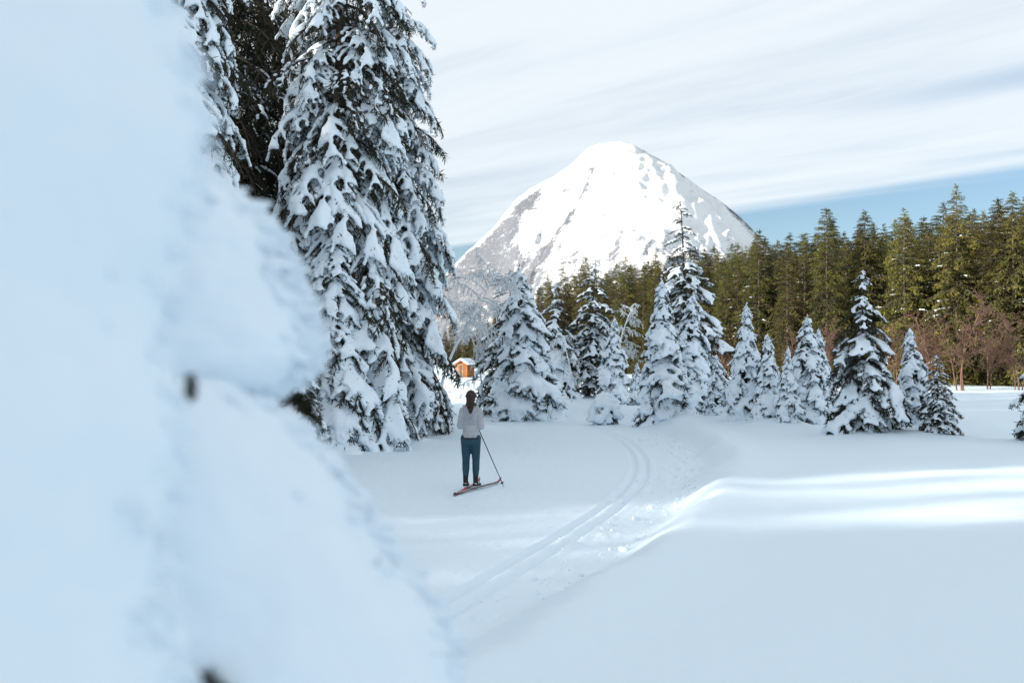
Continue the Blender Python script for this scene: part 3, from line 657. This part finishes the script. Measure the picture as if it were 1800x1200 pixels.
def limbs_tree(name, seed, px, d, H, lab, cat, mat_, group=None, rz=0, stems=1, **kw):
    x, y = site(px, d); e = empty(name, (x, y, gz(x, y) - .05), rz); tag(e, lab, cat, group)
    mb = branching(seed, H, H * (.007 if stems > 1 else .010) + .015, mat_, **kw)
    for st in range(stems - 1):
        m2 = branching(seed * 10 + st, H * (.85 - .15 * st), H * .006 + .01, mat_, **dict(kw, kids=tuple(max(4, int(k_ * .7)) for k_ in kw['kids']), lean=(.35 * math.cos(st * 2.4 + seed), .35 * math.sin(st * 2.4 + seed))))
        for v in m2.v: v += np.array([.25 * math.cos(st * 2.4 + seed), .25 * math.sin(st * 2.4 + seed), 0])
        for v, q_ in [(np.vstack(m2.v), np.vstack(m2.q))]: mb.add(v, q=q_)
    tv = MB(); tv.tube(np.array([[0, 0, -.3], [0, 0, .15], [0, 0, .4]]), [H * .012 + .02, H * .009 + .016, H * .007 + .012], 8)
    link('trunk', tv.mesh('stem', mat_, True), e); link('crown', mb.mesh('twigs', mat_, False), e)
    return e
FK = dict(levels=4, kids=(16, 9, 7), droop=.32, up=.55, spread=1.0, tw=.007)
limbs_tree('rimed_birch', 1, 762, 37, 6.2, 'weeping rimed birch overhanging right beside the towering spruce', 'tree', M_frost, 'rimed leafless birches', **dict(FK, kids=(26, 13, 9)), lean=(.4, 0), lenf=.32, lo=.58)
limbs_tree('rimed_birch', 2, 852, 45, 4.2, 'rimed bowed birch arching over the hut left of the broad spruce', 'tree', M_frost, 'rimed leafless birches', **dict(FK, kids=(20, 11, 8)), lean=(-.5, 0), lenf=.36)
limbs_tree('rimed_birch', 3, 1072, 50, 5.0, 'rimed birch with bowed crown arching right beside the twin spruces', 'tree', M_frost, 'rimed leafless birches', **dict(FK, kids=(26, 13, 9)), lean=(.45, 0), lenf=.28, lo=.45)
limbs_tree('rimed_birch', 4, 1005, 47, 3.2, 'low rimed birch in the gap right of the broad spruce', 'tree', M_frost, 'rimed leafless birches', **FK, lean=(-.2, 0), lenf=.38)
limbs_tree('rimed_birch', 5, 878, 47, 4.6, 'upright rimed birch behind the broad spruce on its left', 'tree', M_frost, 'rimed leafless birches', **FK, lean=(.1, 0), lenf=.38)
limbs_tree('rimed_bush', 6, 795, 57, 1.1, 'small rimed bush on the bank left of the skier\'s head', 'bush', M_frost, **dict(FK, kids=(14, 7, 5)), lean=(.3, 0))
BK = dict(levels=4, kids=(28, 9, 6), droop=-.02, up=.6, spread=.9, tw=.008, lenf=.34)
rb = random.Random(4)
BARE = [(1690, 66, 6.2, 'bushy reddish bare tree at the forest foot, largest of its kind'), (1640, 67, 5.2, 'bare reddish tree with pale forked trunk above the bell-shaped spruce'),
        (1735, 68, 5.0, 'bare reddish tree right of the largest bare one'), (1575, 72, 4.6, 'bare tree half behind the ragged snowy spruce'), (1455, 80, 5.0, 'bare brown tree between the white-capped and the ragged spruces'),
        (1275, 96, 5.0, 'bare brown tree at the forest foot by the tallest snowy spruce'), (1395, 86, 4.2, 'bare brown tree behind the crooked snowy spruce'), (1620, 74, 4.0, 'low bare tree behind the bell-shaped snowy spruce'), (1790, 66, 4.8, 'bare reddish tree near the right picture edge')]
bare_kinds = []
for i_, (px, d, H, lab) in enumerate(BARE):
    if i_ < 4:
        e = limbs_tree('bare_tree', 40 + i_, px, d, 5.0, lab, 'tree', M_bare, 'leafless trees at the forest foot', stems=3, **BK); bare_kinds.append([c for c in bpy.data.objects if c.parent == e])
    else:
        x, y = site(px, d); e = empty('bare_tree', (x, y, gz(x, y) - .05), i_ * 1.3); tag(e, lab, 'tree', 'leafless trees at the forest foot')
        for c in bare_kinds[i_ % 4]: link(c.name.split('.')[0], c.data, e)
    e.scale = (H / 5,) * 3

# ------------------------------------------------------------------ wooden hut in the sunny gap
def hut():
    x, y = site(818, 104); z = gz(x, y)
    z = CAM_H + (HZ - 664) / F * 104
    M_wood = mat('orange weathered boards', (.36, .15, .05), .8, bump=(9, .5, .02), var=(3, (.25, .1, .04), .35, .65)); M_dark = mat('dark joint', (.05, .03, .02), .9)
    M_pale = mat('pale batten', (.55, .45, .33), .8, bump=(9, .4, .01))
    e = empty('wooden_hut', (x, y, z), R(-28), .8); tag(e, 'small orange timber hut with snowy roof in the sunny gap behind the skier', 'hut')
    W, D, H = 1.7, 1.7, 1.75
    mb = MB(); mb.box((0, 0, H / 2), (W - .06, D - .06, H)); link('wall', mb.mesh('hut core', M_dark), e)
    pb = MB(); pb.box((0, 0, H / 2), (.205, .05, H)); pm = pb.mesh('hut board', M_wood)
    for sy in (-1, 1):
        for k in range(8):
            o = link('plank', pm, e, (-W / 2 + .106 + k * .2125, sy * (D / 2 - .005), 0))
    for sx_ in (-1, 1):
        for k in range(8):
            o = link('plank', pm, e, (sx_ * (W / 2 - .005), -D / 2 + .106 + k * .2125, 0)); o.rotation_euler = (0, 0, R(90))
    db = MB(); db.box((-.25, -D / 2 - .045, .85), (.6, .04, 1.5)); dm = link('door', db.mesh('hut door', mat('door boards', (.2, .09, .04), .8, bump=(12, .5, .01))), e)
    fb = MB(); fb.box((-.58, -D / 2 - .05, .88), (.07, .05, 1.6)); fb.box((.08, -D / 2 - .05, .88), (.07, .05, 1.6)); fb.box((-.25, -D / 2 - .05, 1.72), (.8, .05, .07)); link('door_frame', fb.mesh('hut frame', M_pale), e)
    rb_ = MB(); v = []
    for sy in (-1, 1):
        for (xx, zz_) in ((-W / 2 - .35, H - .1), (0, H + .62), (W / 2 + .35, H - .1), (W / 2 + .35, H - .18), (0, H + .54), (-W / 2 - .35, H - .18)): v.append((xx, sy * (D / 2 + .35), zz_))
    qd = [[k, (k + 1) % 6, 6 + (k + 1) % 6, 6 + k] for k in range(6)] + [[0, 5, 4, 1], [1, 4, 3, 2], [6, 7, 10, 11], [7, 8, 9, 10]]
    rb_.add(v, q=qd); rf_ = link('roof', rb_.mesh('hut roof', M_wood), e)
    gb = MB(); gb.add([(-W / 2, -D / 2 + .02, H), (W / 2, -D / 2 + .02, H), (0, -D / 2 + .02, H + .5), (-W / 2, D / 2 - .02, H), (W / 2, D / 2 - .02, H), (0, D / 2 - .02, H + .5)], t=[[0, 1, 2], [3, 5, 4]]); link('gable', gb.mesh('hut gable', M_wood), e)
    bl = []
    for k in range(15):
        for j_ in range(7):
            u = -1 + 2 * k / 14; xx = u * (W / 2 + .3); bl.append(((xx, -(D / 2 + .28) + j_ / 6 * (D + .56), H + .72 - abs(u) * .66), (.24, .26, .14)))
    sv, sf = union(bl, .08, 4, .5); link('roof_snow', mesh_np('hut snow', sv, sf, M_snow_tree, True), e)
    # mound the hut stands on
    return (x, y, z)
hut()

# ------------------------------------------------------------------ skier
def skier():
    bx_, by_ = -.725, 17.55; z0 = gz(bx_, by_) + .035
    M_jacket = mat('light grey jacket', (.42, .435, .46), .75, bump=(30, .4, .012), var=(4, (.31, .32, .35), .35, .7))
    M_hood = mat('charcoal collar lining', (.05, .05, .06), .8); M_pants = mat('teal ski trousers', (.014, .05, .075), .65, bump=(35, .4, .01), var=(6, (.02, .066, .095), .35, .7))
    M_skin = mat('skin', (.5, .32, .25), .55); M_hair = mat('brown hair', (.022, .011, .008), .5, bump=(60, .6, .01), var=(22, (.055, .024, .012), .45, .75)); M_band = mat('black headband', (.02, .02, .025), .7)
    M_boot = mat('black boots', (.015, .015, .018), .5); M_trim = mat('pale boot trim', (.6, .62, .63), .5); M_belt = mat('dark hem', (.02, .022, .03), .7)
    M_glove = mat('black gloves', (.02, .02, .022), .7)
    e = empty('person', (bx_, by_, z0), R(-4)); tag(e, 'skier seen from behind in pale grey hooded jacket and teal trousers, holding one pole', 'person')
    fl, fr = np.array([-.085, -.03, .06]), np.array([.085, .0, .06])
    hipL, hipR = np.array([-.085, 0, .86]), np.array([.085, 0, .86]); kL, kR = np.array([-.088, .03, .46]), np.array([.088, .04, .46]); aL, aR = np.array([-.088, -.01, .1]), np.array([.088, .0, .1])
    shL, shR = np.array([-.145, .0, 1.345]), np.array([.145, .0, 1.345]); elL, elR = np.array([-.185, -.02, 1.08]), np.array([.185, -.03, 1.07]); hnL, hnR = np.array([-.12, .24, 1.12]), np.array([.17, .25, 1.10])
    b = []
    for h_, k_, a_ in ((hipL, kL, aL), (hipR, kR, aR)): b += limb(h_, k_, .085, .058, 8) + limb(k_, a_, .056, .036, 8) + limb(a_, a_ + np.array([0, .13, -.04]), .036, .03, 5)
    b += limb((0, 0, .88), (0, 0, 1.08), .12, .10, 6, (1.15, .8, 1)) + limb((0, 0, 1.08), (0, 0, 1.36), .10, .115, 7, (1.3, .8, 1)) + limb((0, 0, 1.38), (0, .02, 1.52), .05, .05, 5)
    b += [((0, .03, 1.59), (.075, .092, .108)), ((0, .06, 1.53), (.055, .06, .05)), ((0, .13, 1.57), (.014, .02, .02)), ((-.076, .03, 1.58), (.012, .02, .03)), ((.076, .03, 1.58), (.012, .02, .03))]
    for s_, e_, h_ in ((shL, elL, hnL), (shR, elR, hnR)): b += limb(s_, e_, .05, .042, 7) + limb(e_, h_, .042, .028, 8)
    for h_, sd in ((hnL, -1), (hnR, 1)):
        d = np.array([-sd * .3, .8, .1]); d /= np.linalg.norm(d); b += limb(h_, h_ + d * .07, .03, .032, 4, (1, 1, 1.1))
    v, f_ = union(b, .014, 2, .6, True); body = mesh_np('body', v, f_, M_skin, True); link('body', body, e)
    # gloves: five curled fingers closed round the grip
    for h_, sd, nm in ((hnL, -1, 'left'), (hnR, 1, 'right')):
        d = np.array([-sd * .3, .8, .1]); d /= np.linalg.norm(d); p = h_ + d * .03; g = limb(h_ - d * .02, h_ + d * .06, .036, .04, 5, (1, 1, 1.15))
        for k in range(4):
            b0 = p + d * .045 + np.array([0, 0, .033 - .022 * k]); L_ = (.05, .056, .052, .042)[k]
            p1 = b0 + d * L_ * .5 + np.array([-sd * .012, 0, 0]); p2 = p1 + np.array([-sd * L_ * .55, -.004, 0]); p3 = p2 - d * L_ * .5
            g += limb(b0, p1, .0105, .010, 4) + limb(p1, p2, .010, .0095, 4) + limb(p2, p3, .0095, .008, 4)
        t0 = p + np.array([-sd * .02, -.005, .03]); g += limb(t0, t0 + np.array([-sd * .035, .03, .02]), .012, .011, 4) + limb(t0 + np.array([-sd * .035, .03, .02]), t0 + np.array([-sd * .035, .06, .012]), .011, .009, 4)
        v, f_ = union(g, .0055, 1, .8, True); link('glove', mesh_np('glove', v, f_, M_glove, True), e)
    # trousers
    b = []
    for h_, k_, a_ in ((hipL, kL, aL), (hipR, kR, aR)):
        b += limb(h_, k_, .102, .07, 10) + limb(k_, k_ + (a_ - k_) * .35, .07, .068, 5) + limb(k_ + (a_ - k_) * .35, a_ + np.array([0, 0, .10]), .068, .05, 8)
        b += [((k_ * .4 + a_ * .6) + np.array([0, -.01, .02]), (.055, .058, .03)), (a_ + np.array([0, 0, .12]), (.056, .056, .022)), (k_ + np.array([0, -.015, -.03]), (.072, .066, .025))]
    b += limb((-.03, -.02, .84), (-.02, 0, .97), .12, .115, 6, (1.05, .95, 1)) + limb((.03, -.02, .84), (.02, 0, .97), .12, .115, 6, (1.05, .95, 1))
    v, f_ = union(b, .015, 2, .7, True); link('trousers', mesh_np('trousers', v, f_, M_pants, True), e)
    # jacket with sleeves; its hood hangs on the back
    b = limb((0, -.01, .885), (0, 0, 1.1), .140, .118, 12, (1.14, .92, .4)) + limb((0, 0, 1.1), (0, 0, 1.33), .116, .124, 9, (1.22, .85, .7)) + limb((-.12, 0, 1.355), (.12, 0, 1.355), .07, .07, 7, (1, 1, .8)) + limb((0, 0, 1.38), (0, .01, 1.43), .085, .07, 4)
    b += [((0, -.01, .88), (.160, .130, .022)), ((.03, -.1, 1.14), (.08, .03, .02)), ((-.04, -.1, 1.07), (.09, .03, .018)), ((0, -.1, 1.01), (.1, .03, .02))]
    for s_, e_, h_ in ((shL, elL, hnL), (shR, elR, hnR)):
        b += limb(s_, e_, .066, .056, 9) + limb(e_, h_ - (h_ - e_) * .1, .06, .045, 9)
        for u in (.35, .6, .85): b.append((s_ + (e_ - s_) * u, (.073, .073, .02)))
    v, f_ = union(b, .015, 2, .75, True); jk = link('jacket', mesh_np('jacket', v, f_, M_jacket, True), e)
    b = []
    for k in range(19):
        a = math.pi * (k / 18); r_ = .115
        b.append(((math.cos(a) * r_, -.02 - math.sin(a) * .085, 1.425 - math.sin(a) * .05), (.034, .03, .03)))
    b += limb((-.07, -.1, 1.37), (0, -.125, 1.27), .045, .04, 6, (1, .7, 1)) + limb((.07, -.1, 1.37), (0, -.125, 1.27), .045, .04, 6, (1, .7, 1)) + limb((0, -.1, 1.38), (0, -.12, 1.26), .06, .04, 6, (1, .6, 1))
    v, f_ = union(b, .013, 2, .75, True); link('hood', mesh_np('hood', v, f_, M_jacket, True), jk)
    b = [((math.cos(k) * .07, .005 + math.sin(k) * .075, 1.455), (.03, .03, .035)) for k in np.linspace(0, 6.28, 16)]
    v, f_ = union(b, .013, 2, .8, True); link('collar', mesh_np('collar', v, f_, M_hood, True), jk)
    mb = MB(); a = np.linspace(0, 2 * math.pi, 25); mb.tube(np.stack([np.cos(a) * .152, -.01 + np.sin(a) * .122, np.full(25, .868)], 1), .014, 6, False); link('hem', mb.mesh('hem', M_belt, True), jk)
    # hair with a pony tail, headband over it
    b = [((0, .01, 1.61), (.093, .10, .108)), ((0, -.02, 1.55), (.085, .08, .085)), ((0, -.09, 1.62), (.036, .036, .036))] + limb((0, -.10, 1.61), (.005, -.13, 1.50), .045, .068, 6, (1.15, .7, 1)) + limb((.005, -.13, 1.50), (.012, -.155, 1.33), .068, .028, 8, (1.15, .7, 1)) + limb((.03, -.11, 1.52), (.05, -.14, 1.39), .03, .012, 6) + limb((-.03, -.11, 1.52), (-.045, -.14, 1.40), .03, .01, 6)
    v, f_ = union(b, .011, 1, .8, True); link('hair', mesh_np('hair', v, f_, M_hair, True), e)
    mb = MB(); n = 29; a = np.linspace(0, 2 * math.pi, n)
    for k, (dz, rr2) in enumerate(((-.02, 1.0), (-.008, 1.03), (.01, 1.03), (.022, .985))):
        mb.v.append(np.stack([np.cos(a) * .096 * rr2, .012 + np.sin(a) * .104 * rr2, 1.605 + dz - .012 * np.sin(a) * -1], 1)); mb.n += n
    for k in range(3): mb.q.append(np.stack([np.arange(n - 1) + k * n, np.arange(1, n) + k * n, np.arange(1, n) + (k + 1) * n, np.arange(n - 1) + (k + 1) * n], 1))
    link('headband', mb.mesh('headband', M_band, True), e)
    for a_, yw in ((aL, R(-6)), (aR, R(-18))):
        d = np.array([-math.sin(yw), math.cos(yw), 0]); 
        b = limb(a_ + np.array([0, -.01, .1]), a_ + np.array([0, -.01, -.02]), .05, .046, 7) + limb(a_ - d * .03 + np.array([0, 0, -.05]), a_ + d * .17 + np.array([0, 0, -.06]), .048, .036, 8, (1, 1, .85))
        v, f_ = union(b, .011, 2, .8, True); v[:, 2] = np.maximum(v[:, 2], .004); bo = link('boot', mesh_np('boot', v, f_, M_boot, True), e)
        b = limb(a_ - d * .05 + np.array([0, 0, -.075]), a_ + d * .18 + np.array([0, 0, -.082]), .04, .032, 8, (1.1, 1.1, .35)) + [(a_ + np.array([0, -.05, -.03]), (.03, .014, .022)), (a_ + np.array([.045, .01, -.01]), (.012, .03, .012))]
        v, f_ = union(b, .009, 1, .8, True); link('sole', mesh_np('sole', v, f_, M_trim, True), bo)
    return z0
zsk = skier()
M_ski = mat('red black ski', (.5, .02, .05), .35, var=(5, (.03, .03, .035), .52, .56), spec=.5); M_skid = mat('dark ski base', (.02, .02, .025), .4); M_steel = mat('white ski print', (.7, .7, .72), .4)
def ski(tail, tip, lift, lab):
    tail = np.array(tail, float); tip = np.array(tip, float); L = np.linalg.norm(tip - tail); d = (tip - tail) / L; lat = np.array([-d[1], d[0]])
    e = empty('ski', (tail[0], tail[1], 0)); tag(e, lab, 'ski', 'red skis under the skier')
    def sheet(a, b, zo, th, wf, nm, m, par):
        n = 26; u = np.linspace(a, b, n); P = tail[None] + d[None] * (u * L)[:, None]; g = ground(P[:, 0], P[:, 1])
        z = np.full(n, g.max() + .004) + lift + .01 * np.sin(np.pi * u) + .075 * np.clip((u - .9) / .1, 0, 1) ** 2 + .02 * np.clip((.05 - u) / .05, 0, 1) ** 2 + zo
        wd_ = wf * .024 * np.minimum(1, np.minimum((1.003 - u) / .06, (u + .015) / .03) ** .5)
        A = np.stack([P[:, 0] - tail[0] + lat[0] * wd_, P[:, 1] - tail[1] + lat[1] * wd_, z], 1); B = np.stack([P[:, 0] - tail[0] - lat[0] * wd_, P[:, 1] - tail[1] - lat[1] * wd_, z], 1)
        V = np.concatenate([A, B, A - [0, 0, th], B - [0, 0, th]]); k = np.arange(n - 1)
        q_ = np.concatenate([np.stack([k, k + 1, n + k + 1, n + k], 1), np.stack([2 * n + k, 3 * n + k, 3 * n + k + 1, 2 * n + k + 1], 1), np.stack([k, 2 * n + k, 2 * n + k + 1, k + 1], 1), np.stack([n + k, n + k + 1, 3 * n + k + 1, 3 * n + k], 1)])
        link(nm, mesh_np(nm, V, q_, m), par)
    sheet(0, 1, .018, .010, 1, 'top_sheet', M_ski, e); sheet(0, 1, .0075, .007, 1.02, 'base', M_skid, e); sheet(.08, .3, .0195, .001, .5, 'stripe', M_steel, e); sheet(.9, .99, .0195, .001, .8, 'tip_print', M_steel, e); sheet(.44, .56, .024, .005, .8, 'binding', M_skid, e)
ski((-.96, 16.72), (-.20, 18.55), .012, 'red and black ski angled right under the skier\'s right boot')
ski((-.965, 16.62), (-.60, 18.65), 0, 'red and black ski pointing ahead under the skier\'s left boot')
def pole(grip, tip):
    grip = np.array(grip, float); tip = np.array(tip, float); e = empty('ski_pole', tuple(tip)); tag(e, 'thin black ski pole planted at an angle right of the skier', 'ski pole')
    M_pole = mat('black pole', (.012, .012, .014), .4); P = (grip - tip); u = P / np.linalg.norm(P)
    m = MB(); m.tube(np.array([u * .0, P * .5, P]), [.0065, .008, .009], 8); link('shaft', m.mesh('shaft', M_pole, True), e)
    m = MB(); m.tube(np.array([P - u * .02, P + u * .05, P + u * .12, P + u * .14]), [.014, .017, .015, .019], 10); link('grip', m.mesh('grip', M_pole, True), e)
    m = MB(); m.tube(np.array([u * .045, u * .055, u * .07]), [.036, .03, .012], 12); link('basket', m.mesh('basket', M_pole, True), e)
    m = MB(); m.tube(np.array([u * -.04, u * .01]), [.002, .006], 6); link('tip', m.mesh('pole tip', mat('steel tip', (.4, .4, .42), .3), True), e)
    m = MB(); a = np.linspace(0, 6.28, 14); m.tube(P + u * .1 + np.stack([.03 * np.cos(a) + .02, .0 * a, .045 * np.sin(a) - .02], 1), .004, 5, False); link('strap', m.mesh('strap', M_pole), e)
pole((-.725 + .115, 17.55 + .32, zsk + 1.03), (-.155, 17.9, gz(-.155, 17.9) + .03))

# ------------------------------------------------------------------ blurred snow-plastered sapling close to the lens
def sapling():
    e = empty('snow_plastered_sapling', (-.62, 1.15, .3)); tag(e, 'blurred sapling thickly plastered with snow filling the near left corner', 'sapling')
    off = np.array([-.62, 1.15, .3]); rng = np.random.RandomState(77)
    def mass(nm, d, rows, xl, thick, amp, ntooth, tooth, seed):
        """rows: (photo row, right rim) of the mass at distance d"""
        ys = np.array([r_[0] for r_ in rows], float); xs = np.array([r_[1] for r_ in rows], float)
        n = 150; yy = np.linspace(ys[0], ys[-1], n); xr = np.interp(yy, ys, xs)
        xr = np.convolve(np.pad(xr, 3, mode='edge'), np.ones(7) / 7, 'valid'); lf = np.broadcast_to(xl, (n,)) if np.isscalar(xl) else np.interp(yy, ys, xl)
        X1 = (xr - 900) / F * d; X0 = (np.minimum(lf, xr - 8) - 900) / F * d; Z = CAM_H + (HZ - yy) / F * d
        c = (X0 + X1) / 2; hw = (X1 - X0) / 2; th = np.minimum(thick, hw * .95); k = 120; a = np.linspace(0, 2 * math.pi, k, endpoint=False)
        ca = np.cos(a); sa = np.sin(a)
        V = np.stack([c[:, None] + hw[:, None] * ca, d + th[:, None] * sa, np.broadcast_to(Z[:, None], (n, k))], -1)
        Nn = np.stack([np.broadcast_to(ca, (n, k)), np.broadcast_to(sa, (n, k)), np.full((n, k), .15)], -1)
        dsp = .3 * amp * vnoise(V[..., 0] * 17, V[..., 1] * 17, V[..., 2] * 15, seed=seed + 5) + amp * fbm(V[..., 0] * 7, V[..., 1] * 7, V[..., 2] * 6, o=3, seed=seed) + amp * .32 * vnoise(V[..., 0] * 48, V[..., 1] * 48, V[..., 2] * 44, seed=seed + 9) + amp * .2 * vnoise(V[..., 0] * 110, V[..., 1] * 110, V[..., 2] * 100, seed=seed + 11)
        V = V + Nn * dsp[..., None]
        i = np.arange(n - 1)[:, None] * k; j = np.arange(k)[None]; j2 = (j + 1) % k
        Q = np.stack([i + j, i + k + j, i + k + j2, i + j2], -1).reshape(-1, 4)
        Vf = V.reshape(-1, 3); Vf = np.vstack([Vf, V[0].mean(0), V[-1].mean(0)]); jj = np.arange(k)
        Tt = np.vstack([np.stack([np.full(k, n * k), jj, (jj + 1) % k], 1), np.stack([np.full(k, n * k + 1), (n - 1) * k + (jj + 1) % k, (n - 1) * k + jj], 1)])
        part = link(nm, mesh_np(nm, Vf - off, [Q, Tt], M_snow_near, True), e)
        # rimed needle tips: little snow-coated spikes standing out of the crust
        mb = MB()
        for _ in range(ntooth):
            r_ = rng.randint(3, n - 3); kk = int(rng.normal(k * .02, k * .03)) % k
            if math.cos(a[kk]) < -.2: continue
            p = V[r_, kk]; dd = Nn[r_, kk] * np.array([1, 1, 0]) + np.array([.1, 0, -.55]) + rng.randn(3) * .35; dd /= np.linalg.norm(dd); L = tooth * rng.uniform(.4, 1.5)
            mb.tube(np.array([p - dd * L * .6, p + dd * L * .4, p + dd * L]), [L * .34, L * .26, L * .05], 5, False)
        mb.v = [v - off for v in mb.v]; link('rimed_needle_tips', mb.mesh(nm + ' tips', M_snow_near, True), part)['kind'] = 'stuff'
        return part
    mass('upper_snow', .80, [(-520, 120), (-250, 210), (0, 268), (100, 298), (180, 328), (260, 334), (330, 318), (430, 296), (540, 276), (600, 292), (690, 306), (790, 300), (880, 284), (960, 270), (1060, 268), (1150, 282), (1400, 300), (2600, 360)], -620, .22, .010, 420, .014, 1)
    mass('middle_snow', 1.35, [(262, 250), (275, 320), (300, 362), (350, 432), (420, 488), (500, 520), (560, 536), (600, 546), (630, 538), (660, 512), (684, 474), (696, 420), (704, 330)], 60, .2, .010, 700, .022, 2)
    mass('lower_snow', 1.2, [(664, 330), (684, 440), (700, 474), (745, 516), (830, 596), (930, 656), (1010, 716), (1080, 774), (1140, 800), (1200, 814), (1400, 850), (2000, 900), (2900, 930)], -60, .24, .012, 950, .021, 3)
    def sprig(px, py, d, n, L, D, wd):
        P0 = np.array(at(px, py, d)); D = np.array(D, float); D /= np.linalg.norm(D); P = P0 + np.outer(np.linspace(-.6, 1, 5), D) * L
        v, q_ = blades(rng, P, D, n, L * .7, wd, fwd=.7); mb = MB(); mb.add(v - off, q=q_); mb.tube(P - off, np.linspace(.004, .0015, 5), 5)
        link('needle_sprig', mb.mesh('sprig', M_needle), e)
    sprig(505, 690, 3.2, 300, .07, (.7, .05, -.3), .0026); sprig(528, 708, 3.2, 200, .06, (.6, .0, -.5), .0026); sprig(490, 690, 3.0, 90, .045, (-1, 0, -.02), .0022)
    sprig(288, 550, 1.12, 90, .010, (1, -.2, -.3), .0012); sprig(300, 655, 1.0, 90, .012, (.5, -.4, -.6), .0012); sprig(335, 672, .98, 160, .014, (.2, -.3, -1), .0012); sprig(375, 1192, .96, 140, .018, (.6, -.2, -.3), .0014)
    mb = MB(); mb.tube(np.array([[-.75, 1.2, .2], [-.74, 1.2, 1.2], [-.72, 1.15, 2.2], [-.7, 1.1, 2.9]]), [.05, .04, .025, .01], 8); v = np.vstack(mb.v); mb.v = [v - off]; link('trunk', mb.mesh('sapling stem', M_bark, True), e)
sapling()

# ------------------------------------------------------------------ snow clods rolled off the bank
CL = [(1116, 912, .055, 'round snow clod on the trail edge below the bank, whitest of all'), (1078, 880, .04, 'small snow clod lying nearest the ski tracks'), (1142, 893, .05, 'snow clod halfway up the trail edge beside the bank'), (1098, 972, .06, 'lone snow clod in the shade below the sunny bank corner'),
      (1126, 774, .07, 'far snow clod on the bend of the trail')]
for k, (px, py, r_, lab) in enumerate(CL):
    d = 1750 * CAM_H / (py - HZ); x, y = site(px, d); rng = np.random.RandomState(k + 60)
    bl = [((rng.randn() * r_ * .35, rng.randn() * r_ * .35, r_ * .5 + rng.randn() * r_ * .15), (r_ * .7,) * 3) for _ in range(5)]
    v, f_ = union(bl, r_ * .22, 1, .8); z = float(ground(np.array([x]), np.array([y]))[0]); o = link('snow_clod', mesh_np('clod', v, f_, M_snow_near, True), None, (x, y, z - r_ * .2)); tag(o, lab, 'snow clod', 'snow clods below the bank')
rng = np.random.RandomState(99); mb = MB()
for k in range(420):
    y = rng.uniform(9, 34); x = float(curve(np.array([y]), P_R)[0]) - abs(rng.normal(.25, .45)); r_ = .008 + .028 * rng.rand() ** 3; z = float(ground(np.array([x]), np.array([y]))[0])
    v = ICO1_V * r_ * rng.uniform(.7, 1.3, (1, 3)) * (1 + .15 * rng.randn(len(ICO1_V), 1)); mb.add(v + [x, y, z + r_ * .3], t=ICO1_F)
o = link('snow_crumbs', mb.mesh('crumbs', M_snow_near, True)); tag(o, 'tiny snow crumbs scattered along the foot of the bank', 'snow crumbs', kind='stuff')
